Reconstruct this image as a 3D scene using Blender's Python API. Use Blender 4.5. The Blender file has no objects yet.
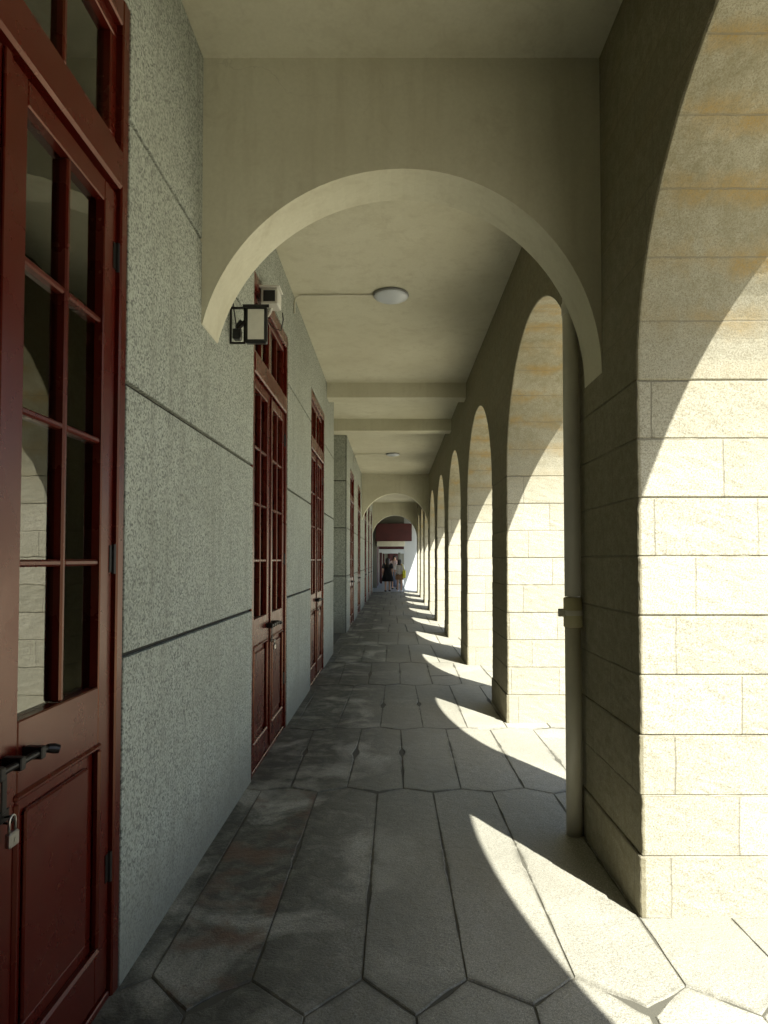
import bpy, bmesh, math, random
from mathutils import Vector, Matrix, noise
random.seed(7)
sc = bpy.context.scene
COL = sc.collection
R = math.radians

# ------------------------------------------------------------------ layout (metres; x right, y along the corridor, z up)
XL, XR, XO = -1.03, 1.11, 1.72       # inner face of left wall, inner / outer face of the arcade
CEIL = 4.31
SPR, RAD, PER, RZ = 2.42, 1.23, 3.40, 1.185     # arcade arches
Y0 = 2.91                            # far jamb of the first arch
PW = PER - 2*RAD                     # pier width
COURSE = SPR/9
YBACK, YEND = -7.3, 31.05
H = 1.6

# ------------------------------------------------------------------ materials
def nodes(name):
    m = bpy.data.materials.new(name); m.use_nodes = True
    nt = m.node_tree; b = nt.nodes['Principled BSDF']
    return m, nt, b
def N(nt, t, **kw):
    n = nt.nodes.new(t)
    for k, v in kw.items():
        if k in n.inputs.keys(): n.inputs[k].default_value = v
        else: setattr(n, k, v)
    return n
def mixc(nt, fac, a, b, mode='MIX'):
    n = nt.nodes.new('ShaderNodeMix'); n.data_type = 'RGBA'; n.blend_type = mode
    for s, v in ((0, fac), (6, a), (7, b)):
        if hasattr(v, 'is_output') or isinstance(v, bpy.types.NodeSocket): nt.links.new(v, n.inputs[s])
        elif s == 0: n.inputs[0].default_value = v
        else: n.inputs[s].default_value = (*v, 1) if len(v) == 3 else v
    return n.outputs[2]
def math_(nt, op, a, b=None, c=None, clamp=False):
    n = nt.nodes.new('ShaderNodeMath'); n.operation = op; n.use_clamp = clamp
    for i, v in enumerate((a, b, c)):
        if v is None: continue
        if isinstance(v, bpy.types.NodeSocket): nt.links.new(v, n.inputs[i])
        else: n.inputs[i].default_value = v
    return n.outputs[0]
def ramp(nt, src, pts):
    n = nt.nodes.new('ShaderNodeMapRange'); n.clamp = True
    n.inputs[1].default_value, n.inputs[2].default_value = pts[0]
    n.inputs[3].default_value, n.inputs[4].default_value = pts[1]
    nt.links.new(src, n.inputs[0]); return n.outputs[0]
def noise_(nt, vec, scale, detail=4, rough=.6, dist=0):
    n = N(nt, 'ShaderNodeTexNoise'); n.inputs['Scale'].default_value = scale
    n.inputs['Detail'].default_value = detail; n.inputs['Roughness'].default_value = rough
    n.inputs['Distortion'].default_value = dist
    nt.links.new(vec, n.inputs['Vector']); return n.outputs['Fac']
def bump(nt, b, h, strength, dist):
    n = nt.nodes.new('ShaderNodeBump'); n.inputs['Strength'].default_value = strength
    n.inputs['Distance'].default_value = dist
    nt.links.new(h, n.inputs['Height']); nt.links.new(n.outputs[0], b.inputs['Normal'])
def world_pos(nt):
    return nt.nodes.new('ShaderNodeNewGeometry').outputs['Position']
def scaled(nt, vec, s):
    n = nt.nodes.new('ShaderNodeVectorMath'); n.operation = 'MULTIPLY'
    nt.links.new(vec, n.inputs[0]); n.inputs[1].default_value = s
    return n.outputs[0]

def simple(name, col, rough=.5, metal=0, var=.12, sc_=8, bmp=0, spec=.5):
    m, nt, b = nodes(name)
    p = world_pos(nt)
    f = noise_(nt, p, sc_, 5)
    dark = tuple(c*(1-var) for c in col); lite = tuple(min(1, c*(1+var)) for c in col)
    nt.links.new(mixc(nt, f, dark, lite), b.inputs['Base Color'])
    b.inputs['Roughness'].default_value = rough; b.inputs['Metallic'].default_value = metal
    b.inputs['Specular IOR Level'].default_value = spec
    if bmp: bump(nt, b, noise_(nt, p, sc_*12, 3), bmp, .002)
    return m

def mat_plaster():
    m, nt, b = nodes('cream_plaster'); p = world_pos(nt)
    big = noise_(nt, p, 1.1, 5, .55, .4); fine = noise_(nt, p, 45, 3)
    streak = noise_(nt, scaled(nt, p, (5, 5, .5)), 1.6, 5, .6)
    c = mixc(nt, ramp(nt, big, ((.3, .7), (0, 1))), (.54, .515, .38), (.64, .62, .48))
    c = mixc(nt, ramp(nt, streak, ((.5, .75), (0, .5))), c, (.45, .415, .29))
    blot = noise_(nt, p, 3.3, 6, .7, 1.2)
    c = mixc(nt, ramp(nt, blot, ((.56, .66), (0, .28))), c, (.43, .39, .27))
    c = mixc(nt, ramp(nt, fine, ((.3, .7), (0, .18))), c, (.38, .36, .25))
    # hairline cracks
    cv = N(nt, 'ShaderNodeTexVoronoi'); cv.feature = 'DISTANCE_TO_EDGE'; cv.inputs['Scale'].default_value = .75
    wn = N(nt, 'ShaderNodeTexNoise'); wn.inputs['Scale'].default_value = 4; wn.inputs['Detail'].default_value = 5; nt.links.new(p, wn.inputs['Vector'])
    wv = nt.nodes.new('ShaderNodeVectorMath'); wv.operation = 'MULTIPLY_ADD'; nt.links.new(wn.outputs['Color'], wv.inputs[0]); wv.inputs[1].default_value = (.35, .35, .35); nt.links.new(p, wv.inputs[2])
    nt.links.new(wv.outputs[0], cv.inputs['Vector'])
    ck = math_(nt, 'MULTIPLY', ramp(nt, cv.outputs['Distance'], ((.0, .003), (1, 0))), ramp(nt, big, ((.5, .6), (0, .22))))
    c = mixc(nt, ck, c, (.22, .20, .14))
    nt.links.new(c, b.inputs['Base Color']); b.inputs['Roughness'].default_value = .85
    bump(nt, b, math_(nt, 'ADD', math_(nt, 'MULTIPLY', big, 3.0), fine), .35, .003)
    return m
def mat_pebble():
    m, nt, b = nodes('pebble_dash'); p = world_pos(nt)
    v = N(nt, 'ShaderNodeTexVoronoi'); v.inputs['Scale'].default_value = 115
    v.inputs['Randomness'].default_value = 1.0
    nt.links.new(p, v.inputs['Vector'])
    sep = nt.nodes.new('ShaderNodeSeparateColor'); nt.links.new(v.outputs['Color'], sep.inputs[0])
    grain = sep.outputs[0]
    n1 = noise_(nt, p, 1.5, 5, .6, .3); n2 = noise_(nt, p, 180, 2)
    c = mixc(nt, ramp(nt, grain, ((.05, .62), (0, 1))), (.085, .093, .077), (.43, .455, .375))
    c = mixc(nt, ramp(nt, n2, ((.35, .65), (0, .6))), c, (.25, .265, .235))
    c = mixc(nt, ramp(nt, n1, ((.45, .75), (0, .35))), c, (.20, .21, .155))
    sx = nt.nodes.new('ShaderNodeSeparateXYZ'); nt.links.new(p, sx.inputs[0])
    run = noise_(nt, scaled(nt, p, (1, 7, .45)), 1.3, 5, .65)
    c = mixc(nt, ramp(nt, run, ((.52, .72), (0, .38))), c, (.17, .175, .14))
    # splash dirt in a ragged band over the floor
    hgt = math_(nt, 'ADD', sx.outputs[2], math_(nt, 'MULTIPLY', noise_(nt, p, 6, 4), -.25))
    c = mixc(nt, ramp(nt, hgt, ((-.08, .34), (.8, 0))), c, (.17, .165, .125))
    nt.links.new(c, b.inputs['Base Color']); b.inputs['Roughness'].default_value = .9
    bump(nt, b, math_(nt, 'ADD', grain, math_(nt, 'MULTIPLY', n2, .8)), .55, .004)
    return m
def mat_stone():
    m, nt, b = nodes('granite_blocks'); p = world_pos(nt)
    uv = nt.nodes.new('ShaderNodeUVMap').outputs[0]
    wob = N(nt, 'ShaderNodeTexNoise'); wob.inputs['Scale'].default_value = 7
    nt.links.new(p, wob.inputs['Vector'])
    ws = nt.nodes.new('ShaderNodeVectorMath'); ws.operation = 'MULTIPLY_ADD'
    nt.links.new(wob.outputs['Color'], ws.inputs[0]); ws.inputs[1].default_value = (.014, .010, 0)
    nt.links.new(uv, ws.inputs[2])
    br = nt.nodes.new('ShaderNodeTexBrick')
    nt.links.new(ws.outputs[0], br.inputs['Vector'])
    br.offset = .42; br.squash = 1.25; br.squash_frequency = 3
    br.inputs['Scale'].default_value = 1; br.inputs['Brick Width'].default_value = .47
    br.inputs['Row Height'].default_value = COURSE; br.inputs['Mortar Size'].default_value = .0045
    br.inputs['Mortar Smooth'].default_value = .35; br.inputs['Bias'].default_value = 0
    br.inputs['Color1'].default_value = (0, 0, 0, 1); br.inputs['Color2'].default_value = (1, 1, 1, 1)
    br.inputs['Mortar'].default_value = (.5, .5, .5, 1)
    joint = br.outputs['Fac']
    n1 = noise_(nt, p, 2.0, 6, .65, .3); n2 = noise_(nt, p, 130, 2, .7); n3 = noise_(nt, p, 22, 4)
    vor = N(nt, 'ShaderNodeTexVoronoi'); vor.inputs['Scale'].default_value = 110; nt.links.new(p, vor.inputs['Vector'])
    c = mixc(nt, br.outputs['Color'], (.345, .335, .255), (.45, .435, .345))
    c = mixc(nt, ramp(nt, n1, ((.35, .7), (0, .5))), c, (.33, .315, .225))
    c = mixc(nt, ramp(nt, n2, ((.45, .62), (0, .75))), c, (.17, .15, .10))
    c = mixc(nt, ramp(nt, noise_(nt, p, 300, 1, .5), ((.5, .7), (0, .5))), c, (.60, .58, .48))
    c = mixc(nt, ramp(nt, vor.outputs['Distance'], ((.0, .22), (.35, 0))), c, (.13, .12, .08))
    # rusty seepage running along the upper beds
    sx = nt.nodes.new('ShaderNodeSeparateXYZ'); nt.links.new(p, sx.inputs[0])
    suv = nt.nodes.new('ShaderNodeSeparateXYZ'); nt.links.new(uv, suv.inputs[0])
    bed = math_(nt, 'FRACT', math_(nt, 'DIVIDE', math_(nt, 'ADD', suv.outputs[1], math_(nt, 'MULTIPLY_ADD', noise_(nt, p, 5, 5, .7), .30, -.15)), COURSE))
    bed = math_(nt, 'SUBTRACT', 1, math_(nt, 'MULTIPLY', math_(nt, 'MINIMUM', bed, math_(nt, 'SUBTRACT', 1, bed)), 3.0), clamp=True)
    hi = ramp(nt, sx.outputs[2], ((2.35, 2.9), (.05, 1)))
    # shade painted into the stone: inner wall side, and arch crowns with some weathering
    inner_shade = ramp(nt, sx.outputs[0], ((XR+.012, XR+.02), (.82, 0)))
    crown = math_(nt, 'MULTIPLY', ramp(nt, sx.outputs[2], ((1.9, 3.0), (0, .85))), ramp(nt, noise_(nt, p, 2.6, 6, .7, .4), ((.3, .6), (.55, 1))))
    shade_weather = math_(nt, 'MULTIPLY', math_(nt, 'MAXIMUM', inner_shade, crown), ramp(nt, n3, ((.3, .65), (.7, 1))))
    c = mixc(nt, shade_weather, c, (.145, .125, .062))
    st = math_(nt, 'MULTIPLY', math_(nt, 'MULTIPLY', bed, hi), ramp(nt, noise_(nt, p, 3.5, 5, .6, .5), ((.36, .58), (0, .9))))
    st = math_(nt, 'MULTIPLY', math_(nt, 'MULTIPLY', st, ramp(nt, n2, ((.35, .6), (1, .45)))), math_(nt, 'SUBTRACT', 1, inner_shade, clamp=True))
    c = mixc(nt, math_(nt, 'MULTIPLY', st, 1.1, clamp=True), c, (.26, .17, .045))
    c = mixc(nt, math_(nt, 'MULTIPLY', joint, ramp(nt, n1, ((.35, .6), (.2, .75)))), c, (.16, .145, .10))
    nt.links.new(c, b.inputs['Base Color']); b.inputs['Roughness'].default_value = .88
    hgt = math_(nt, 'ADD', math_(nt, 'MULTIPLY', joint, -1.6), math_(nt, 'MULTIPLY', n2, .35))
    hgt = math_(nt, 'ADD', hgt, math_(nt, 'MULTIPLY', n3, .9))
    bump(nt, b, hgt, .6, .005)
    return m
def mat_slab():
    m, nt, b = nodes('floor_slab'); p = world_pos(nt)
    at = nt.nodes.new('ShaderNodeAttribute'); at.attribute_name = 'tone'
    n1 = noise_(nt, p, 1.6, 6, .62, .6); n2 = noise_(nt, p, 90, 3, .7); n3 = noise_(nt, p, 9, 5, .65, .3)
    tc = nt.nodes.new('ShaderNodeSeparateColor'); nt.links.new(at.outputs['Color'], tc.inputs[0])
    n4 = noise_(nt, p, 230, 2, .6)
    c = mixc(nt, tc.outputs[0], (.255, .248, .195), (.355, .343, .275), 'MIX')
    c = mixc(nt, ramp(nt, n2, ((.42, .62), (0, .8))), c, (.14, .136, .103))
    c = mixc(nt, ramp(nt, n4, ((.5, .68), (0, .8))), c, (.52, .50, .42))
    c = mixc(nt, ramp(nt, n3, ((.45, .7), (0, .22))), c, (.44, .425, .345))
    c = mixc(nt, ramp(nt, noise_(nt, p, .8, 3, .5), ((.4, .65), (0, .45))), c, (.22, .215, .17))
    rim = math_(nt, 'MULTIPLY', math_(nt, 'POWER', tc.outputs[1], 2.2), ramp(nt, n3, ((.38, .62), (.05, .8))))
    c = mixc(nt, rim, c, (.10, .095, .07))
    sx = nt.nodes.new('ShaderNodeSeparateXYZ'); nt.links.new(p, sx.inputs[0])
    # damp dark stains, mostly along the house wall
    side = ramp(nt, math_(nt, 'ADD', sx.outputs[0], math_(nt, 'MULTIPLY', n3, .35)), ((-.35, .45), (1, .15)))
    d = math_(nt, 'MULTIPLY', ramp(nt, n1, ((.36, .50), (0, 1))), side)
    d = math_(nt, 'MULTIPLY', d, ramp(nt, n3, ((.3, .55), (.55, 1))))
    c = mixc(nt, math_(nt, 'MULTIPLY', d, .92), c, (.045, .045, .033))
    at2 = nt.nodes.new('ShaderNodeAttribute'); at2.attribute_name = 'brown'
    c = mixc(nt, math_(nt, 'MULTIPLY', at2.outputs['Fac'], ramp(nt, noise_(nt, p, 3.2, 5, .6), ((.48, .62), (0, .8)))), c, (.13, .075, .045))
    nt.links.new(c, b.inputs['Base Color'])
    nt.links.new(ramp(nt, n1, ((.3, .7), (.75, .55))), b.inputs['Roughness'])
    b.inputs['Specular IOR Level'].default_value = .35
    h = math_(nt, 'ADD', math_(nt, 'MULTIPLY', n3, 2.2), math_(nt, 'MULTIPLY', n2, .8))
    bump(nt, b, h, .8, .006)
    return m
def mat_ground():
    m, nt, b = nodes('courtyard_paving'); p = world_pos(nt)
    br = nt.nodes.new('ShaderNodeTexBrick'); nt.links.new(p, br.inputs['Vector'])
    br.inputs['Scale'].default_value = 1; br.inputs['Brick Width'].default_value = .8; br.inputs['Row Height'].default_value = .4
    br.inputs['Mortar Size'].default_value = .006
    br.inputs['Color1'].default_value = (.52, .48, .36, 1); br.inputs['Color2'].default_value = (.60, .56, .43, 1); br.inputs['Mortar'].default_value = (.2, .18, .13, 1)
    c = mixc(nt, ramp(nt, noise_(nt, p, .7, 6), ((.35, .7), (0, .4))), br.outputs['Color'], (.42, .39, .29))
    nt.links.new(c, b.inputs['Base Color']); b.inputs['Roughness'].default_value = .9
    return m
def mat_paint():
    m, nt, b = nodes('maroon_paint'); p = world_pos(nt)
    n1 = noise_(nt, scaled(nt, p, (1, 1, .12)), 22, 5, .6); n2 = noise_(nt, p, 3, 5)
    c = mixc(nt, n1, (.050, .0040, .0020), (.082, .0065, .0032))
    c = mixc(nt, ramp(nt, n2, ((.55, .72), (0, .4))), c, (.06, .018, .009))
    nt.links.new(c, b.inputs['Base Color'])
    nt.links.new(ramp(nt, n2, ((.3, .7), (.2, .36))), b.inputs['Roughness'])
    b.inputs['Specular Tint'].default_value = (1, .62, .42, 1); b.inputs['Specular IOR Level'].default_value = .6
    bump(nt, b, n1, .06, .001)
    return m
def mat_glass():
    m, nt, b = nodes('window_glass'); nt.nodes.remove(b)
    out = nt.nodes['Material Output']
    t = nt.nodes.new('ShaderNodeBsdfTransparent'); t.inputs[0].default_value = (.45, .5, .43, 1)
    g = nt.nodes.new('ShaderNodeBsdfGlossy'); g.inputs['Roughness'].default_value = .012
    g.inputs[0].default_value = (.95, .95, .9, 1)
    fr = nt.nodes.new('ShaderNodeFresnel'); fr.inputs[0].default_value = 2.4
    p = world_pos(nt)
    bp = nt.nodes.new('ShaderNodeBump'); bp.inputs['Strength'].default_value = .12; bp.inputs['Distance'].default_value = .004
    nt.links.new(noise_(nt, p, 4, 2), bp.inputs['Height']); nt.links.new(bp.outputs[0], g.inputs['Normal'])
    mx = nt.nodes.new('ShaderNodeMixShader')
    nt.links.new(fr.outputs[0], mx.inputs[0]); nt.links.new(t.outputs[0], mx.inputs[1]); nt.links.new(g.outputs[0], mx.inputs[2])
    nt.links.new(mx.outputs[0], out.inputs[0])
    return m
MT = dict(
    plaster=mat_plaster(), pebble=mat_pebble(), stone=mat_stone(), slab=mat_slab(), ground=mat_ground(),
    paint=mat_paint(), glass=mat_glass(),
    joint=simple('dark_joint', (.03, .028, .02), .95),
    gap=simple('gap_dirt', (.075, .072, .052), .95, bmp=.5, sc_=30),
    iron=simple('black_iron', (.02, .017, .015), .4, .6),
    steel=simple('worn_steel', (.42, .40, .35), .35, .9, sc_=40),
    brass=simple('dull_brass', (.35, .29, .16), .4, .9, sc_=40),
    pvc=simple('grey_pipe', (.48, .46, .36), .4, sc_=5, var=.2),
    pvcj=simple('yellowed_sleeve', (.42, .38, .21), .5, sc_=9),
    white=simple('white_plastic', (.58, .57, .5), .4, sc_=15),
    lampw=simple('frosted_bowl', (.60, .64, .68), .25, sc_=15, var=.05),
    lampr=simple('lamp_rim', (.25, .26, .27), .4, .3, sc_=15),
    black=simple('black_plastic', (.012, .012, .013), .35, sc_=15),
    reflector=simple('lamp_reflector', (.75, .74, .66), .4, .1, sc_=25),
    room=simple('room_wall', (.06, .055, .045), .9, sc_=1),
    pale=simple('pale_render', (.17, .165, .125), .85, sc_=1.2),
    paletile=simple('pale_tiles', (.24, .26, .265), .4, sc_=1.5),
    whitew=simple('white_render', (.44, .455, .43), .85, sc_=1.2),
    red=simple('dark_red_timber', (.055, .008, .006), .7, sc_=3, var=.5),
    skin=simple('skin', (.50, .30, .20), .55, var=.05),
    hair=simple('dark_hair', (.02, .014, .011), .5, sc_=60),
    cblack=simple('black_cloth', (.018, .018, .02), .85, sc_=20),
    cwhite=simple('white_cloth', (.8, .8, .8), .85, sc_=20),
    cpink=simple('pale_pink_cloth', (.6, .47, .43), .85, sc_=20),
    cyellow=simple('yellow_bag', (.75, .72, .05), .6, sc_=20),
    cdenim=simple('faded_denim', (.22, .25, .33), .85, sc_=20),
    ctan=simple('tan_cloth', (.45, .27, .15), .85, sc_=20),
)

# ------------------------------------------------------------------ mesh helpers
def obj(name, bm, mat, parent=None, smooth=False):
    me = bpy.data.meshes.new(name); bm.normal_update(); bm.to_mesh(me); bm.free()
    me.materials.append(MT[mat])
    if smooth:
        for p in me.polygons: p.use_smooth = True
    o = bpy.data.objects.new(name, me); COL.objects.link(o)
    if parent is not None: o.parent = parent
    return o
def tag(o, label=None, cat=None, group=None, kind=None):
    if label: o['label'] = label
    if cat: o['category'] = cat
    if group: o['group'] = group
    if kind: o['kind'] = kind
    return o
def thing(name, label, cat, loc=(0, 0, 0), group=None):
    o = bpy.data.objects.new(name, None); COL.objects.link(o); o.location = loc; o.empty_display_size = .1
    return tag(o, label, cat, group, 'thing')
def box(bm, x0, x1, y0, y1, z0, z1, bev=0):
    r = bmesh.ops.create_cube(bm, size=1)
    vs = r['verts']
    for v in vs:
        v.co = Vector((x0 if v.co.x < 0 else x1, y0 if v.co.y < 0 else y1, z0 if v.co.z < 0 else z1))
    if bev:
        es = list({e for v in vs for e in v.link_edges})
        bmesh.ops.bevel(bm, geom=es, offset=bev, segments=1, affect='EDGES')
    return vs
def BX(*a, bev=0):
    bm = bmesh.new(); box(bm, *a, bev=bev); return bm
def tube(bm, pts, r, seg=12, caps=True):
    pts = [Vector(p) for p in pts]; rings = []
    up = None
    for i, p in enumerate(pts):
        d = (pts[min(i+1, len(pts)-1)] - pts[max(i-1, 0)]).normalized()
        if up is None:
            up = Vector((0, 0, 1)) if abs(d.z) < .9 else Vector((1, 0, 0))
        s = d.cross(up).normalized(); u = s.cross(d).normalized(); up = u
        rr = r[i] if isinstance(r, (list, tuple)) else r
        rings.append([bm.verts.new(p + s*math.cos(2*math.pi*k/seg)*rr + u*math.sin(2*math.pi*k/seg)*rr) for k in range(seg)])
    for a, b in zip(rings, rings[1:]):
        for k in range(seg):
            bm.faces.new((a[k], a[(k+1) % seg], b[(k+1) % seg], b[k]))
    if caps:
        bm.faces.new(list(reversed(rings[0]))); bm.faces.new(rings[-1])
    return bm
def lathe(bm, prof, c, axis='z', seg=32, sx=1, sy=1):
    rings = []
    for (r, h) in prof:
        ring = []
        for k in range(seg):
            a = 2*math.pi*k/seg; x, y = r*math.cos(a)*sx, r*math.sin(a)*sy
            co = (c[0]+x, c[1]+y, c[2]+h) if axis == 'z' else (c[0]+x, c[1]+h, c[2]+y)
            ring.append(bm.verts.new(co))
        rings.append(ring)
    for a, b in zip(rings, rings[1:]):
        for k in range(seg): bm.faces.new((a[k], a[(k+1) % seg], b[(k+1) % seg], b[k]))
    for rg in (rings[0], rings[-1]):
        bm.faces.new(rg)
    bmesh.ops.recalc_face_normals(bm, faces=bm.faces[:])
    return bm

# ------------------------------------------------------------------ ground, floor
bm = bmesh.new(); box(bm, -400, 400, -400, 600, -.6, -.14)
tag(obj('ground', bm, 'ground'), kind='structure')

def floor_slabs():
    bm = bmesh.new()
    tone = bm.loops.layers.color.new('tone'); brown = bm.loops.layers.float_color.new('brown') if False else None
    w = .405; x0 = -.527; a = .085
    rows = [-7.3, -5.6, -4.3, -2.6, -1.2, .2, 1.35, 2.40, 4.50, 6.10, 8.20, 9.95, 12.0, 14.0, 15.9, 18.1, 20.0, 22.1, 24.2, 26.3, 28.2, 29.9, 31.35]
    rnd = random.Random(3)
    jit = {}
    def J(b, i):            # shared vertex on boundary b at half-column i
        k = (b, i)
        if k not in jit: jit[k] = (rnd.uniform(-.022, .022), rnd.uniform(-.035, .035))
        return jit[k]
    def vert(b, i, up):
        jx, jy = J(b, i)
        if b in (0, len(rows)-1): return Vector((x0 + i*w/2, rows[b], 0))
        aa = a if b <= 7 else .045
        return Vector((x0 + i*w/2 + jx, rows[b] + (aa if up else -aa) + jy, 0))
    faces = []
    def slab(poly, br):
        c = sum(poly, Vector())/len(poly)
        n = len(poly); ins = []
        g = rnd.uniform(.001, .0045)
        for i in range(n):
            p, q, r_ = poly[i-1], poly[i], poly[(i+1) % n]
            d1 = (q-p).normalized(); d2 = (r_-q).normalized()
            n1 = Vector((-d1.y, d1.x, 0)); n2 = Vector((-d2.y, d2.x, 0))
            m_ = (n1+n2); m_ = m_/max(.3, m_.dot(n1)) if m_.length > 1e-4 else n1
            ins.append((q + m_*g, q + m_*(g+.007)))
        # walk the outline so that worn edges wander a little
        def dense(pts):
            out = []
            for i in range(n):
                p, q = pts[i], pts[(i+1) % n]
                k = max(1, int((q-p).length/(.03 if c.y < 9 else .12)))
                for j in range(k): out.append(p.lerp(q, j/k))
            return out
        zt = rnd.uniform(-.0025, .001)
        tx, ty = rnd.uniform(-.0015, .0015), rnd.uniform(-.0008, .0008)
        outer = dense([i[0] for i in ins]); 
        t = rnd.random()
        vo = []; vi = []; vb = []; vj = []
        for p in outer:
            nz = noise.noise(p*38)*.0035 + noise.noise(p*14)*.004 + noise.noise(p*3.1)*.004 + max(0, noise.noise(p*4 + Vector((9, 3, 0))) - .12)*.045
            d = (c-p).normalized()
            hz = zt + (p.x-c.x)*tx*4 + (p.y-c.y)*ty
            q = p + d*nz
            vo.append(bm.verts.new((q.x, q.y, hz-.0045))); q2 = q + d*.007
            q3 = p + d*.055; vj.append(bm.verts.new((q3.x, q3.y, hz)))
            vi.append(bm.verts.new((q2.x, q2.y, hz))); vb.append(bm.verts.new((q.x, q.y, -.03)))
        fs = [bm.faces.new(vj)]
        m_ = len(vo)
        for i in range(m_):
            j = (i+1) % m_; fs.append(bm.faces.new((vi[i], vi[j], vj[j], vj[i])))
        core = set(vj)
        for i in range(m_):
            j = (i+1) % m_
            fs.append(bm.faces.new((vo[i], vo[j], vi[j], vi[i]))); fs.append(bm.faces.new((vb[i], vb[j], vo[j], vo[i])))
        for f in fs:
            for l in f.loops: l[tone] = (t, 0.0 if l.vert in core else 1.0, 0, 1)
            f.material_index = 0
        if br: faces.append(fs)
    for b in range(len(rows)-1):
        par = (b - 7) % 2           # row starting at 2.40 has joints at even half columns
        for c in range(-4, 14, 2):
            l = c + par; mid = l+1; r_ = l+2
            if x0 + l*w/2 > XO + .05 or x0 + r_*w/2 < XL - .1: continue
            poly = [vert(b, mid, False), vert(b, r_, True), vert(b+1, r_, False), vert(b+1, mid, True), vert(b+1, l, False), vert(b, l, True)]
            lenr = rows[b+1]-rows[b]
            first = (b == 7 and l == -2)
            if (lenr > 1.5 and b > 9 and rnd.random() < .2):
                t_ = .27 if first else rnd.uniform(.35, .65)
                A = poly[1].lerp(poly[2], t_); B = poly[5].lerp(poly[4], t_ + rnd.uniform(-.03, .03))
                slab([poly[0], poly[1], A, B, poly[5]], first); slab([A, poly[2], poly[3], poly[4], B], False)
            else: slab(poly, first)
    bmesh.ops.recalc_face_normals(bm, faces=bm.faces[:])
    idx = [f.index for fs in faces for f in fs]
    bm.faces.index_update(); idx = {f.index for fs in faces for f in fs}
    o = obj('floor', bm, 'slab')
    at = o.data.attributes.new('brown', 'FLOAT', 'FACE')
    for i, v in enumerate(at.data): v.value = 1.0 if i in idx else 0.0
    return o
fl = floor_slabs(); tag(fl, kind='structure')
tag(obj('floor_bed', BX(-1.6, XO+.06, YBACK, 31.36, -.139, -.0062), 'gap'), kind='structure')
# kerb stone along the outer edge
tag(obj('path', BX(-6, 6.5, 31.37, 60, -.12, -.006), 'paletile'), kind='structure')

# ------------------------------------------------------------------ ceiling
ce = obj('ceiling', BX(-1.55, XO, YBACK, YEND, CEIL, CEIL+.35), 'plaster'); tag(ce, kind='structure')
for y in (9.77, 12.32):
    obj('ceiling_beam', BX(XL-.4 if y > 11 else XL-.01, XR+.01, y, y+.30, CEIL-.23, CEIL+.01, bev=.006), 'plaster', ce)

# ------------------------------------------------------------------ arcade wall
def set_uv(bm, yc_of):
    uv = bm.loops.layers.uv.new('UVMap')
    for f in bm.faces:
        n = f.normal; m_ = f.calc_center_median()
        q = int(m_.z/COURSE) + 31*round(m_.y/PER); ju = (math.sin(q*12.9898)*43758.5453 % 1)*.26
        if m_.z > SPR: ju = 0
        for l in f.loops:
            c = l.vert.co
            if abs(n.x) > .6: l[uv].uv = (c.y + 20.13 + ju, c.z + 10*COURSE)
            elif f.calc_center_median().z <= SPR + 1e-3: l[uv].uv = (c.x + 3.07 + ju, c.z + 10*COURSE)
            else:
                yc = yc_of(f.calc_center_median().y)
                th = math.atan2(c.z - SPR, abs(c.y - yc))
                l[uv].uv = (c.x*.1 + 3.21, SPR + RAD*th*1.0 + 10*COURSE)
def yc_of(y):
    k = round((y - (Y0-RAD))/PER); return Y0 - RAD + PER*k
ar = thing('arcade_wall', 'long cream granite wall pierced by a row of tall round arches down the right side', 'wall')
for k in range(-3, 9):
    ys = Y0 + PER*k; bm = bmesh.new(); rnd = random.Random(k+50)
    for c in range(9):
        j = lambda: rnd.uniform(-.003, .003)
        e = .008 if c == 0 else 0
        box(bm, XR+j()-e, XO+j()+e, ys+j()-e, ys+PW+j()+e, -.02 if c == 0 else c*COURSE+.0008, (c+1)*COURSE-.0008, bev=.0045 + rnd.uniform(-.0015, .002))
    box(bm, XR+.0065, XO-.0065, ys+.0065, ys+PW-.0065, -.02, SPR-.004)
    bmesh.ops.subdivide_edges(bm, edges=[e for e in bm.edges if e.calc_length() > .2], cuts=9 if k in (0, 1) else 3, use_grid_fill=True)
    for v in bm.verts:
        d = noise.noise(v.co*17)*.003 + noise.noise(v.co*55)*.0022
        v.co.x += d; v.co.y += noise.noise(v.co*15 + Vector((5, 5, 5)))*.003 + noise.noise(v.co*60 + Vector((5, 5, 5)))*.0022
    bm.normal_update(); set_uv(bm, yc_of)
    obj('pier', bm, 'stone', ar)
bm = bmesh.new(); NS = 40
def V(x, y, z): return bm.verts.new((x, y, z))
arc_edges = []
ZT = CEIL + .30
for k in range(-2, 9):
    yc = Y0 - RAD + PER*k
    prev = None
    for j in range(NS+1):
        th = math.pi*j/NS
        y, z = yc - RAD*math.cos(th), SPR + RZ*math.sin(th)
        ring = (V(XR, y, z), V(XO, y, z), V(XO, y, ZT), V(XR, y, ZT))
        if prev:
            for a in range(4):
                if a == 2: continue
                b_ = (a+1) % 4
                bm.faces.new((prev[a], prev[b_], ring[b_], ring[a]))
        prev = ring
for k in range(-3, 9):
    ys = Y0 + PER*k; ye = ys+PW
    for x in (XR, XO):
        f = [V(x, ys, SPR), V(x, ye, SPR), V(x, ye, ZT), V(x, ys, ZT)]
        bm.faces.new(f)
    bm.faces.new([V(XR, ys, SPR), V(XO, ys, SPR), V(XO, ye, SPR), V(XR, ye, SPR)])
    if k == 8: bm.faces.new([V(XR, ye, SPR), V(XO, ye, SPR), V(XO, ye, ZT), V(XR, ye, ZT)])
bmesh.ops.remove_doubles(bm, verts=bm.verts[:], dist=.0005)
bmesh.ops.recalc_face_normals(bm, faces=bm.faces[:]); bm.normal_update()
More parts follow.
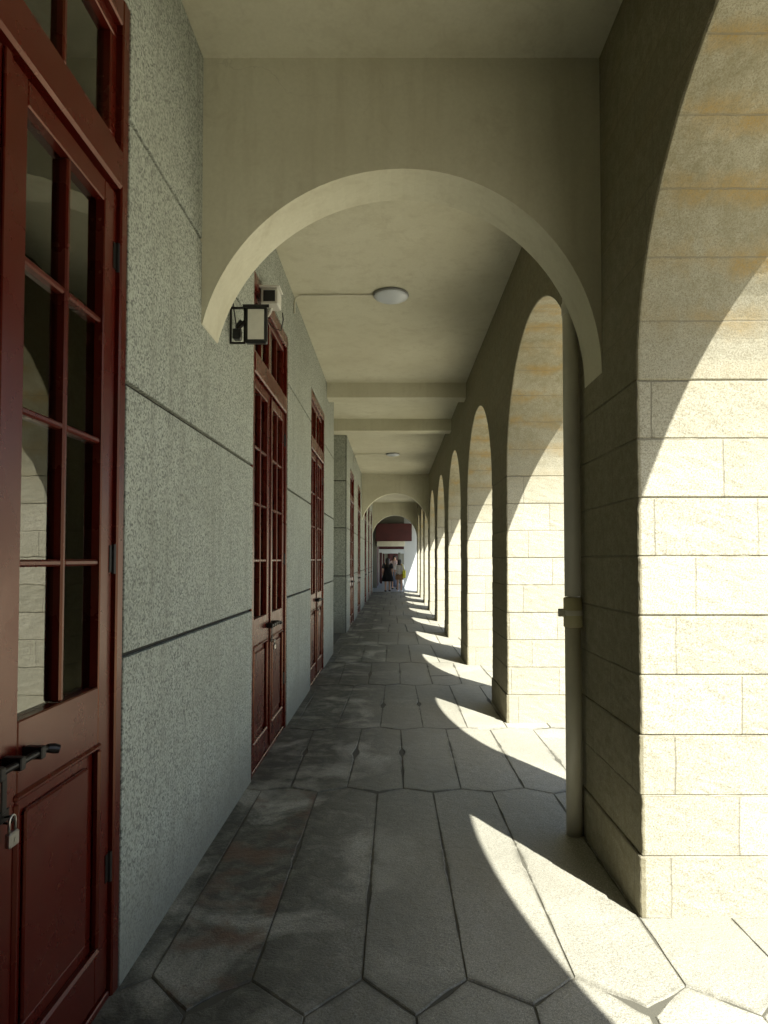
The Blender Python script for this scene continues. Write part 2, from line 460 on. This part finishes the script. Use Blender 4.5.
es = [e for e in bm.edges if len(e.link_faces) == 2 and e.calc_face_angle(0) > 1.2 and all(SPR < f.calc_center_median().z for f in e.link_faces)
      and any(abs(f.normal.x) < .3 for f in e.link_faces)]
bmesh.ops.bevel(bm, geom=es, offset=.007, segments=1, affect='EDGES')
bm.normal_update(); set_uv(bm, yc_of)
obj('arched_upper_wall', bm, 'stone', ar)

for k in (-2, -1):  # unseen panels added behind the camera to darken the near bays
    ye = Y0 + PER*k; bm = BX(XR+.12, XR+.45, ye-2*RAD-.05, ye+.05, -.02, SPR+RAD+.1); bm.normal_update(); set_uv(bm, yc_of)
    obj('blocker_panel', bm, 'stone', ar)
obj('end_blocker', BX(-1.5, XR+.02, YBACK-.3, YBACK+.02, -.02, CEIL+.01), 'plaster', ar)  # unseen end closure, added to keep light from coming in behind

# ------------------------------------------------------------------ facade wall with doors
DW, DH = 1.52, 3.75
doors_y = [-2.2, .93, 4.66, 7.92, 15.0, 18.15, 22.4, 25.4, 28.2]
fw = thing('facade_wall', 'grey-green pebble-dashed wall with thin horizontal grooves between the red doors', 'wall')
bands = [(-.02, 1.221), (1.241, 2.269), (2.289, 3.299), (3.319, CEIL-.002)]
def panelrun(bm, bmb, y0, y1, xl=XL):
    for (a, b) in bands: box(bm, xl-.026, xl, y0, y1, a, b, bev=.003)
    box(bmb, xl-.30, xl-.023, y0+.002, y1-.002, -.02, CEIL-.003)
segs = []; cur = YBACK
bm = bmesh.new(); bmb = bmesh.new()
for i, dy in enumerate(doors_y):
    nxt = dy
    if dy > 11 and cur < 11:
        segs.append((cur, 10.9)); segs.append((13.95, dy))
    else: segs.append((cur, dy))
    cur = dy + DW
segs.append((cur, YEND))
for a, b in segs: panelrun(bm, bmb, a, b)
for dy in doors_y:
    box(bm, XL-.026, XL, dy-.0, dy+DW, DH, CEIL-.002, bev=.003)
    box(bmb, XL-.30, XL-.023, dy-.003, dy+DW+.003, DH+.002, CEIL-.003)
# recess between the third and fourth doors
XR2 = XL - .42
for (a, b) in bands:
    box(bm, XR2-.026, XR2, 10.86, 13.99, a, b, bev=.003)
    box(bm, XR2, XL-.028, 13.924, 13.95, a, b, bev=.003)
    box(bm, XR2, XL-.028, 10.90, 10.926, a, b, bev=.003)
box(bmb, XR2-.2, XR2-.012, 10.5, 14.35, -.02, CEIL-.003)
# dark joint backing for the recess return faces
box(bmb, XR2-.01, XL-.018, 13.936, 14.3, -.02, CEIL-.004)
obj('pebble_dash_panels', bm, 'pebble', fw)
obj('wall_core', bmb, 'joint', fw)
# rooms behind the doors
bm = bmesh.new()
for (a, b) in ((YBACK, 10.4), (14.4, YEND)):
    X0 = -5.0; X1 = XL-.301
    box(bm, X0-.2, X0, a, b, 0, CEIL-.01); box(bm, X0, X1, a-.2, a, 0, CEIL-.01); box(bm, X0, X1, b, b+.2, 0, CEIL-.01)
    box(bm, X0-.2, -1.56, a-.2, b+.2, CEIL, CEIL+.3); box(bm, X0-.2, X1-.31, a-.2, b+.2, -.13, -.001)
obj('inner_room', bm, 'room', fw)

def leaf(root, side):
    """side -1: the leaf nearer the start of the run, +1 the other. local y=0 is the meeting line"""
    s = side; xs = -.022
    def yy(a, b): return (s*a, s*b) if s > 0 else (s*b, s*a)
    bm = bmesh.new(); bv = .004
    W = .702; G0, G1 = 1.15, 2.90
    def bar(a, b, z0, z1, x1=xs, x0=xs-.058, bev=bv):
        p, q = yy(a, b); box(bm, x0, x1, p, q, z0, z1, bev=bev)
    bar(.004, .114, .03, 2.985); bar(.604, W-.003, .03, 2.985)
    bar(.115, .603, 2.905, 2.984); bar(.115, .603, .93, 1.145); bar(.115, .603, .032, .22)
    bar(.348, .370, 1.147, 2.903, xs-.004, xs-.042, .006)
    for i in (1, 2, 3):
        z = G0 + (G1-G0)*i/4
        bar(.116, .347, z-.011, z+.011, xs-.006, xs-.041, .006); bar(.371, .602, z-.011, z+.011, xs-.006, xs-.041, .006)
    # bolection moulding round the lower panel
    def mould(z0, z1, a, b):
        t = .022
        bar(a, b, z1-t, z1, xs+.010, xs-.02, .008); bar(a, b, z0, z0+t, xs+.010, xs-.02, .008)
        bar(a, a+t, z0+t, z1-t, xs+.010, xs-.02, .008); bar(b-t, b, z0+t, z1-t, xs+.010, xs-.02, .008)
    mould(.20, .945, .098, .622)
    if s > 0: bar(-.012, .018, .04, 2.98, xs+.012, xs+.001, .003)
    lf = obj('door_leaf', bm, 'paint', root)
    p, q = yy(.12, .60)
    bm = bmesh.new(); box(bm, xs-.035, xs-.018, p, q, .221, .929)
    p, q = yy(.17, .55); box(bm, xs-.0175, xs-.006, p, q, .27, .88, bev=.008)
    obj('lower_panel', bm, 'paint', lf)
    p, q = yy(.1155, .6025)
    obj('glass_pane', BX(xs-.036, xs-.032, p, q, 1.146, 2.904), 'glass', lf)
    for z in (.47, 1.60, 2.74):
        bm = bmesh.new(); yh = s*(W+.0)
        tube(bm, [(xs+.004, yh, z-.055), (xs+.004, yh, z+.055)], .009, 10)
        box(bm, xs, xs+.003, min(yh, yh-s*.03), max(yh, yh-s*.03), z-.05, z+.05)
        obj('hinge', bm, 'iron', lf)
    return lf
def make_door():
    root = thing('panelled_door', 'x', 'door', (XL, 0, 0))
    h = DW/2; bm = bmesh.new(); x0, x1 = -.14, -.004; f = .056
    box(bm, x0, x1, -h+.001, -h+f, -.01, DH-.001, bev=.006); box(bm, x0, x1, h-f, h-.001, -.01, DH-.001, bev=.006)
    box(bm, x0+.001, x1-.001, -h+f, h-f, DH-.11, DH-.0015, bev=.006)
    box(bm, x0+.001, x1+.006, -h+f, h-f, 3.0, 3.15, bev=.01)
    box(bm, x0+.001, x1-.01, -h+f, h-f, -.01, .022, bev=.004)
    obj('frame', bm, 'paint', root)
    tw = bmesh.new(); z0, z1 = 3.152, DH-.112; yb = h-f
    xa, xb = -.08, -.03
    box(tw, xa, xb, -yb+.001, yb-.001, z0, z0+.05, bev=.004); box(tw, xa, xb, -yb+.001, yb-.001, z1-.05, z1, bev=.004)
    for a in (-yb+.001, -.04, yb-.051):
        ww = .08 if a == -.04 else .05
        box(tw, xa+.001, xb-.001, a, a+ww, z0+.0505, z1-.0505, bev=.004)
    for a in (-.345, .325): box(tw, xa+.003, xb-.004, a, a+.022, z0+.051, z1-.051, bev=.005)
    t = obj('transom_window', tw, 'paint', root)
    obj('glass_pane', BX(-.062, -.058, -yb+.03, yb-.03, z0+.03, z1-.03), 'glass', t)
    leaf(root, -1); leaf(root, 1)
    # sliding bolt with hasp
    bm = bmesh.new(); X = .020
    tube(bm, [(X, -.14, 1.05), (X, .20, 1.05)], .0095, 12)
    for y in (-.13, -.04, .05, .15): box(bm, -.021, X+.014, y-.012, y+.012, 1.032, 1.068, bev=.003)
    tube(bm, [(X, .19, 1.05), (X+.01, .205, 1.045), (X+.022, .215, 1.04)], [.012, .015, .013], 12)
    b = obj('bolt', bm, 'iron', root, smooth=False)
    bm = bmesh.new(); box(bm, -.006, .0, .012, .034, .925, 1.045, bev=.002); box(bm, -.008, -.002, -.012, .05, .90, .935, bev=.003)
    tube(bm, [(-.005, .028, .915), (.012, .028, .918), (.020, .028, .908), (.012, .028, .898), (-.005, .028, .90)], .003, 8)
    obj('hasp', bm, 'iron', b)
    return root
def copy_tree(o, parent=None):
    c = o.copy(); COL.objects.link(c)
    if parent is not None: c.parent = parent
    for ch in o.children: copy_tree(ch, c)
    return c
labels = {
    .93: 'large maroon double door at the left edge of the view, its glass reflecting sunlit stone',
    4.66: 'maroon glazed double door right behind the black floodlight, second from the viewer',
    7.92: 'maroon glazed double door with transom, third from the viewer and last before the wall recess',
    15.0: 'narrow-looking distant maroon door just past the projecting wall corner',
    18.15: 'distant maroon door standing just before the second cross arch',
    22.4: 'far maroon door first beyond the second cross arch',
    25.4: 'far maroon door midway between the second and third cross arches',
    28.2: 'farthest maroon door, next to the last cross arch'}
proto = make_door()
first = True
for dy in doors_y:
    if dy < 0: continue
    d = proto if first else copy_tree(proto)
    first = False
    d.location = (XL, dy+DW/2, 0)
    tag(d, labels[dy], 'door', 'maroon double doors along the left wall')
# plain boarded opening behind the viewer (out of sight)
obj('closed_shutter', BX(XL-.14, XL-.03, -2.2, -2.2+DW, -.01, DH), 'paint', fw)

# padlocks hang from the hasps
def padlock(loc, label):
    t = thing('padlock', label, 'padlock', loc, 'padlocks on the doors')
    bm = bmesh.new(); box(bm, -.009, .009, -.021, .021, -.074, -.034, bev=.004)
    tube(bm, [(.0095, 0, -.055), (.0105, 0, -.055)], .006, 10)
    obj('lock_body', bm, 'steel', t)
    bm = bmesh.new(); pts = [(0, -.014, -.036), (0, -.014, -.008)]
    pts += [(0, -.014*math.cos(a), -.008+.016*math.sin(a)) for a in [math.pi*i/8 for i in range(1, 8)]] + [(0, .014, -.008), (0, .014, -.036)]
    tube(bm, pts, .0036, 10); obj('shackle', bm, 'steel', t, smooth=True)
    return t
for dy, lb in ((.93, 'worn steel padlock hanging from the hasp of the nearest maroon door'), (4.66, 'small padlock on the second maroon door, under its black bolt'),
               (7.92, 'tiny padlock on the third maroon door')):
    padlock((XL+.018, dy+DW/2+.028, .913), lb)

# ------------------------------------------------------------------ cross arches
def cross_arch(y0, y1, label):
    bm = bmesh.new(); cx = .05; r = 1.106; sp = 2.595; n = 48; rr = 1.058
    e = .012; zt = CEIL+.01; rings = []
    def ring(x, z): return [bm.verts.new((x, y0, z)), bm.verts.new((x, y1, z)), bm.verts.new((x, y1, zt)), bm.verts.new((x, y0, zt))]
    a0 = math.acos((XL + .006 - cx)/r)
    rings.append(ring(XL-e, sp + r*math.sin(a0) - .012))
    for j in range(n+1):
        a = a0*(1 - j/n)
        rings.append(ring(cx + (r if a > math.pi/2 else rr)*math.cos(a), sp + r*math.sin(a)))
    rings.append(ring(XR+e, sp-.02))
    for a, b in zip(rings, rings[1:]):
        for i in range(4):
            j = (i+1) % 4
            bm.faces.new((a[i], a[j], b[j], b[i]))
    bmesh.ops.remove_doubles(bm, verts=bm.verts[:], dist=.0003)
    bmesh.ops.recalc_face_normals(bm, faces=bm.faces[:]); bm.normal_update()
    es = [ed for ed in bm.edges if len(ed.link_faces) == 2 and ed.calc_face_angle(0) > 1.2 and max(v.co.z for v in ed.verts) < 3.9
          and all(XL < v.co.x < XR for v in ed.verts) and abs(ed.verts[0].co.y - ed.verts[1].co.y) < .01]
    o = obj('cross_arch', bm, 'plaster'); return tag(o, label, 'arch', 'plaster arches across the corridor', 'thing')
cross_arch(3.385, 3.69, 'nearest cream plaster arch spanning the corridor overhead')
cross_arch(Y0+5*PER+.50, Y0+5*PER+.82, 'middle cream plaster arch, past the ceiling beams')
cross_arch(Y0+8*PER+.55, Y0+8*PER+.87, 'last cream plaster arch, framing the walkers and the dark red beam')

# ------------------------------------------------------------------ drain pipe
PX, PY, PR = 1.052, 3.775, .047
t = thing('drain_pipe', 'grey round drainpipe standing against the first stone pier', 'pipe', (PX, PY, 0))
bm = bmesh.new(); tube(bm, [(0, 0, -.01), (0, 0, 1.20)], PR, 28); tube(bm, [(0, 0, 1.38), (0, 0, CEIL+.02)], PR, 28)
obj('pipe', bm, 'pvc', t, smooth=True)
bm = bmesh.new(); lathe(bm, [(PR, 0), (PR+.007, .004), (PR+.007, .17), (PR, .176)], (0, 0, 1.20), seg=28)
obj('coupling', bm, 'pvcj', t, smooth=True)
bm = bmesh.new(); lathe(bm, [(PR+.008, 0), (PR+.010, .002), (PR+.010, .028), (PR+.008, .03)], (0, 0, 1.27), seg=28)
box(bm, -.085, -.05, -.014, .014, 1.262, 1.308, bev=.003)
obj('clamp', bm, 'pvc', t)
bm = bmesh.new(); lathe(bm, [(PR, 0), (PR+.006, .003), (PR+.006, .07), (PR, .075)], (0, 0, 3.05), seg=28); obj('upper_coupling', bm, 'pvc', t, smooth=True)

# ------------------------------------------------------------------ ceiling lamps
def lamp(y, label, conduit):
    t = thing('ceiling_lamp', label, 'lamp', (-.03, y, CEIL), 'round ceiling lamps')
    bm = bmesh.new(); lathe(bm, [(.165, .002), (.178, -.004), (.182, -.022), (.176, -.028)], (0, 0, 0), seg=40); obj('lamp_base', bm, 'lampr', t, smooth=True)
    bm = bmesh.new(); lathe(bm, [(.176, -.028), (.170, -.036), (.15, -.048), (.11, -.058), (.06, -.063), (.01, -.064)], (0, 0, 0), seg=40)
    obj('glass_bowl', bm, 'lampw', t, smooth=True)
    if conduit:
        bm = bmesh.new(); x = XL+.03+.012
        tube(bm, [(-.18, 0, -.012), (x+.12, 0, -.012), (x+.05, 0, -.016), (x+.015, 0, -.04), (x, 0, -.09), (x, -.0, -.2)], .009, 10)
        obj('conduit', bm, 'pvc', t, smooth=True)
    return t
lamp(6.47, 'near round ceiling lamp with a thin conduit running to the left wall', True)
lamp(16.4, 'far small round ceiling lamp beyond the two beams', True)

# ------------------------------------------------------------------ floodlight and camera on the left wall
t = thing('floodlight', 'black floodlight with a pale square reflector on a bracket beside the second maroon door', 'floodlight', (XL, 4.0, 3.065))
bm = bmesh.new()
box(bm, .10, .235, -.045, .0, -.115, .115, bev=.006); box(bm, .12, .215, 0, .05, -.08, .08, bev=.015)
for z in (-.05, -.02, .01, .04): box(bm, .125, .21, .05, .065, z, z+.008)
box(bm, .085, .25, -.05, -.046, .105, .125, bev=.001)
obj('housing', bm, 'black', t)
bm = bmesh.new(); box(bm, .117, .218, -.049, -.046, -.095, .095, bev=.001)
rf = obj('reflector', bm, 'reflector', t)

bm = bmesh.new(); b_ = .006
box(bm, .0, .099, -.03, -.018, .105, .117, bev=.001); box(bm, .0, .099, -.03, -.018, -.117, -.105, bev=.001)
box(bm, .0, .012, -.03, -.018, -.105, .105, bev=.001); box(bm, .087, .099, -.03, -.018, -.105, .105, bev=.001)
tube(bm, [(.045, -.02, -.02), (.10, -.02, .03)], .014, 12)
obj('bracket', bm, 'iron', t)
bm = bmesh.new(); box(bm, .018, .068, -.035, .02, -.085, -.02, bev=.006); tube(bm, [(.05, -.01, -.05), (.05, -.01, .0), (.075, -.01, .03)], .02, 12)
obj('ballast_box', bm, 'black', t)
bm = bmesh.new(); tube(bm, [(.04, -.01, -.02), (.03, -.02, .06), (.02, -.03, .14), (.012, -.10, .24), (.006, -.2, .30)], .004, 8)
tube(bm, [(.02, 0, .117), (.008, -.16, .117)], .004, 8)
obj('cable', bm, 'black', t)

t = thing('security_camera', 'small white boxy security camera with a black square front above the second maroon door', 'camera', (XL, 4.9, 3.63))
bm = bmesh.new(); box(bm, .0, .135, -.02, .13, -.062, .062, bev=.008); box(bm, -.008, .15, -.05, .12, .064, .074, bev=.003)
obj('housing', bm, 'white', t)
obj('lens_window', BX(.022, .113, -.026, -.0205, -.043, .043, bev=.002), 'black', t)
bm = bmesh.new(); tube(bm, [(-.02, .14, -.10), (.03, .12, -.10), (.05, .10, -.085), (.07, .06, -.06)], .012, 10); box(bm, -.012, .004, .10, .18, -.15, -.05, bev=.003)
obj('wall_mount', bm, 'white', t)
bm = bmesh.new(); tube(bm, [(.14, .15, -.066), (.145, .16, -.12), (.12, .2, -.19), (.06, .22, -.17), (.0, .2, -.10)], .005, 8); obj('cable', bm, 'black', t, smooth=True)

# ------------------------------------------------------------------ far end: junction and next building
YJ = 35.6
jb = thing('far_building', 'pale far building with a dark red beam over its open passage', 'building')
bm = bmesh.new()
box(bm, -6.0, -.95, YJ, YJ+.4, -.02, 4.6)
box(bm, -.95, .56, YJ, YJ+.4, 2.62, 4.6)
obj('front_wall', bm, 'pale', jb)
obj('white_wall', BX(.56, 1.7, YJ, YJ+.4, -.02, 4.39), 'whitew', jb)
obj('red_beam', BX(-1.0, .98, YJ-.5, YJ-.30, 2.58, 3.55, bev=.01), 'red', jb)
obj('lintel', BX(-.95, .60, YJ-.16, YJ-.004, 2.30, 2.62, bev=.01), 'plaster', jb)
obj('roof', BX(-3.4, 1.78, YEND+.004, 62, 4.4, 4.75), 'pale', jb)
bm = bmesh.new(); box(bm, -1.35, -1.0, YJ+.41, 58, -.02, 4.3); box(bm, -6, 6, 58, 58.3, -.02, 4.6)
obj('passage_wall', bm, 'pale', jb)
obj('shade_beam', BX(1.45, 1.78, YEND+.01, 57.9, 3.5, 4.399), 'pale', jb)  # added beam that cuts side light to darken the junction
for y in (42.0, 49.0):
    obj('red_transom', BX(-1.0, .85, y, y+.12, 2.25, 2.75, bev=.01), 'red', jb)
    obj('white_soffit', BX(-1.0, .85, y-.2, y-.01, 2.02, 2.24, bev=.01), 'whitew', jb)
for x, y in ((-.85, 42), (.35, 42), (-.80, 49), (-.35, 49), (.1, 49), (.5, 49), (1.0, 49)):
    bm = bmesh.new(); tube(bm, [(x, y+.06, -.02), (x, y+.06, 2.25)], .07, 14); obj('column', bm, 'red' if x < .3 else 'pale', jb, smooth=True)
for y in (37.2, 39.0, 43.5, 46.0):
    obj('passage_door', BX(-1.0, -.96, y, y+.9, .0, 2.4, bev=.005), 'red', jb)
obj('far_door', BX(-.55, .35, 57.9, 57.98, .0, 2.6, bev=.005), 'red', jb)
bm = bmesh.new(); box(bm, -3.4, -1.8, YEND+.1, YJ, -.02, 4.4); obj('side_wall', bm, 'pale', jb)

# ------------------------------------------------------------------ people
def bake(o):
    dg = bpy.context.evaluated_depsgraph_get(); dg.update()
    me = bpy.data.meshes.new_from_object(o.evaluated_get(dg))
    o.modifiers.clear(); o.data = me
    for p in me.polygons: p.use_smooth = True
def skinned(name, verts, edges, radii, mat, parent, root=0, sub=2):
    me = bpy.data.meshes.new(name); me.from_pydata(verts, edges, []); me.materials.append(MT[mat])
    o = bpy.data.objects.new(name, me); COL.objects.link(o)
    md = o.modifiers.new('skin', 'SKIN'); md.use_smooth_shade = True
    sv = me.skin_vertices[0].data
    for i, r in enumerate(radii): sv[i].radius = r if isinstance(r, tuple) else (r, r); sv[i].use_root = (i == root)
    s = o.modifiers.new('sub', 'SUBSURF'); s.levels = s.render_levels = sub
    bake(o); o.data.materials.clear(); o.data.materials.append(MT[mat])
    o.parent = parent
    return o
def person(label, loc, rot, hgt, clothes, stride, arm=.0):
    t = thing('person', label, 'person', loc, 'people walking at the far end')
    t.rotation_euler = (0, 0, rot); k = hgt/1.66; t.scale = (k*1.16, k*1.1, k)
    V_ = []; E = []; Rr = []
    def add(p, r, par=None):
        V_.append(p); Rr.append(r)
        if par is not None: E.append((par, len(V_)-1))
        return len(V_)-1
    pel = add((0, 0, .93), (.135, .10)); wa = add((0, .005, 1.07), (.11, .085), pel); ch = add((0, 0, 1.27), (.135, .10), wa)
    nb = add((0, -.01, 1.40), (.065, .06), ch); nk = add((0, 0, 1.455), (.045, .05), nb); hd = add((0, .012, 1.545), (.072, .085), nk); ht = add((0, .0, 1.625), (.055, .065), hd)
    nose = add((0, .105, 1.535), .012, hd)
    for s in (-1, 1):
        sh = add((s*.155, -.01, 1.355), .05, ch if False else nb)
        sw = s*stride*.5 + arm*(s > 0)
        el = add((s*.205, -.03 + sw*.12, 1.10), .036, sh)
        wr = add((s*.215, .03 + sw*.35, .885), .024, el)
        pm = add((s*.213, .045 + sw*.4, .82), (.034, .016), wr)
        for j, (dy, ln) in enumerate(((-.028, .065), (-.010, .078), (.010, .074), (.028, .058))):
            a = add((s*.211, .048+sw*.4+dy, .785), .008, pm); add((s*.205, .055+sw*.42+dy, .785-ln), .007, a)
        th = add((s*.20, .085+sw*.4, .82), .010, pm); add((s*.195, .105+sw*.4, .785), .008, th)
        hp = add((s*.085, 0, .87), .082, pel)
        st = s*stride
        kn = add((s*.09, st*.45+.03, .48), .052, hp)
        ak = add((s*.09, st*.8-.02, .09), .033, kn)
        he = add((s*.09, st*.8-.05, .035), .03, ak)
        to = add((s*.095, st*.8+.14, .025), (.038, .02), ak)
    skinned('body', V_, E, Rr, 'skin', t)
    # hair
    bm = bmesh.new(); long_ = clothes.get('hair', .2)
    rings = []
    prof = [(0.02, 1.675), (.07, 1.655), (.095, 1.60), (.10, 1.54), (.092, 1.48), (.085, 1.44), (.08, 1.44-long_)]
    lathe(bm, [(r, z) for r, z in prof], (0, -.022, 0), seg=20, sx=.95, sy=.95)
    for v in bm.verts:
        if v.co.z < 1.60 and v.co.y > .0: v.co.y = .0 + (v.co.y)*.15
        if v.co.z < 1.45: v.co.y -= .03
    obj('hair', bm, 'hair', t, smooth=True)
    for s in (-1, 1):
        bm = bmesh.new(); bmesh.ops.create_uvsphere(bm, u_segments=8, v_segments=6, radius=.011)
        for v in bm.verts: v.co += Vector((s*.032, .083, 1.56))
        obj('eye', bm, 'black', t)
    bm = bmesh.new(); box(bm, -.022, .022, .086, .094, 1.495, 1.505, bev=.003); obj('mouth', bm, 'ctan', t)
    # clothes follow the torso
    for nm, mat, prof in clothes['layers']:
        bm = bmesh.new(); seg = 28; rg = []
        for (z, rx, ry) in prof:
            rg.append([bm.verts.new((rx*math.cos(2*math.pi*i/seg)*(1+.05*math.sin(i*2.3+z*3)*(z < .8)), ry*math.sin(2*math.pi*i/seg)*(1+.05*math.sin(i*1.7)*(z < .8)), z)) for i in range(seg)])
        for a, b in zip(rg, rg[1:]):
            for i in range(seg): bm.faces.new((a[i], a[(i+1) % seg], b[(i+1) % seg], b[i]))
        bmesh.ops.solidify(bm, geom=bm.faces[:], thickness=.006)
        obj(nm, bm, mat, t, smooth=True)
    if 'sleeve' in clothes:
        for s in (-1, 1):
            bm = bmesh.new(); sw = s*stride*.5
            tube(bm, [(s*.10, -.01, 1.38), (s*.16, -.01, 1.36), (s*.188, -.02+sw*.06, 1.23), (s*.202, -.025+sw*.1, 1.14)], [.045, .062, .056, .054], 14, caps=False)
            obj('sleeve', bm, clothes['sleeve'], t, smooth=True)
    bm = bmesh.new()
    for s in (-1, 1):
        st = s*stride; box(bm, s*.095-.045, s*.095+.045, st*.8-.09, st*.8+.19, 0, .055, bev=.015)
    obj('shoes', bm, clothes['shoes'], t)
    return t
top = lambda z0: [(z0, .165, .125), (1.0, .155, .118), (1.08, .138, .105), (1.27, .16, .118), (1.36, .15, .09), (1.41, .085, .07)]
person('person in a black dress with long dark hair, left of the two nearest walkers', (-.32, 31.9, -.005), 0.05, 1.64,
       dict(hair=.24, sleeve='cblack', shoes='cblack', layers=[('dress', 'cblack', [(.50, .25, .20), (.7, .23, .19), (.92, .18, .14), (1.08, .135, .105), (1.27, .16, .12), (1.36, .15, .09), (1.41, .085, .07)])]), .16)
person('person in a white top and tan shorts carrying a yellow bag, right of the walkers', (.27, 31.7, -.005), -.1, 1.58,
       dict(hair=.06, sleeve='cwhite', shoes='cwhite', layers=[('top', 'cwhite', top(.88)), ('shorts', 'ctan', [(.62, .19, .14), (.75, .185, .14), (.93, .16, .12)])]), -.14)
person('taller person in a pale pink top walking behind the other two', (.04, 34.4, -.005), math.pi, 1.78,
       dict(hair=.02, sleeve='cpink', shoes='cblack', layers=[('top', 'cpink', top(.86)), ('trousers', 'cdenim', [(.12, .15, .12), (.5, .16, .13), (.93, .16, .12)])]), .12)
t = thing('shoulder_bag', 'small yellow bag at the hip of the walker in white', 'bag', (.50, 31.66, 1.0))
bm = bmesh.new(); box(bm, -.08, .08, -.14, .14, -.34, .04, bev=.03); obj('pouch', bm, 'cyellow', t)
bm = bmesh.new(); tube(bm, [(0, -.10, 0), (-.03, -.09, .2), (-.11, -.03, .345), (-.03, .09, .2), (0, .10, 0)], .012, 8); obj('strap', bm, 'cyellow', t)

# ------------------------------------------------------------------ light
w = bpy.data.worlds.new('World'); sc.world = w; w.use_nodes = True
nt = w.node_tree; bg = nt.nodes['Background']
sky = nt.nodes.new('ShaderNodeTexSky'); sky.sky_type = 'NISHITA'; sky.sun_disc = False
ld = Vector((-.55, 1.0, -1.606)).normalized()
elev = math.asin(-ld.z); az = math.atan2(-ld.x, -ld.y)
sky.sun_elevation = elev; sky.sun_rotation = az
sky.air_density = 1.0; sky.dust_density = 1.5; sky.ozone_density = 1.0
nt.links.new(sky.outputs[0], bg.inputs[0]); bg.inputs[1].default_value = .08
L = bpy.data.lights.new('sun', 'SUN'); L.energy = 5.0; L.angle = R(.5); L.color = (1, .975, .92)
lo = bpy.data.objects.new('sun', L); COL.objects.link(lo); lo.rotation_euler = ld.to_track_quat('-Z', 'Y').to_euler()

# ------------------------------------------------------------------ camera
cd = bpy.data.cameras.new('camera'); cam = bpy.data.objects.new('camera', cd); COL.objects.link(cam)
cd.sensor_fit = 'HORIZONTAL'; cd.sensor_width = 36; cd.lens = 30.0
PITCH = 1.7
cam.location = (0, 0, H); cam.rotation_euler = (R(90+PITCH), 0, 0)
cd.shift_x = -10/768; cd.shift_y = (47 - 640*math.tan(R(PITCH)))/768
cd.clip_start = .02; cd.clip_end = 2000
sc.camera = cam
sc.view_settings.view_transform = 'Standard'; sc.view_settings.look = 'None'
sc.view_settings.gamma = 1; sc.view_settings.exposure = 1.65
sc.cycles.max_bounces = 10; sc.cycles.diffuse_bounces = 7; sc.cycles.glossy_bounces = 4; sc.cycles.transparent_max_bounces = 8
sc.cycles.use_denoising = True
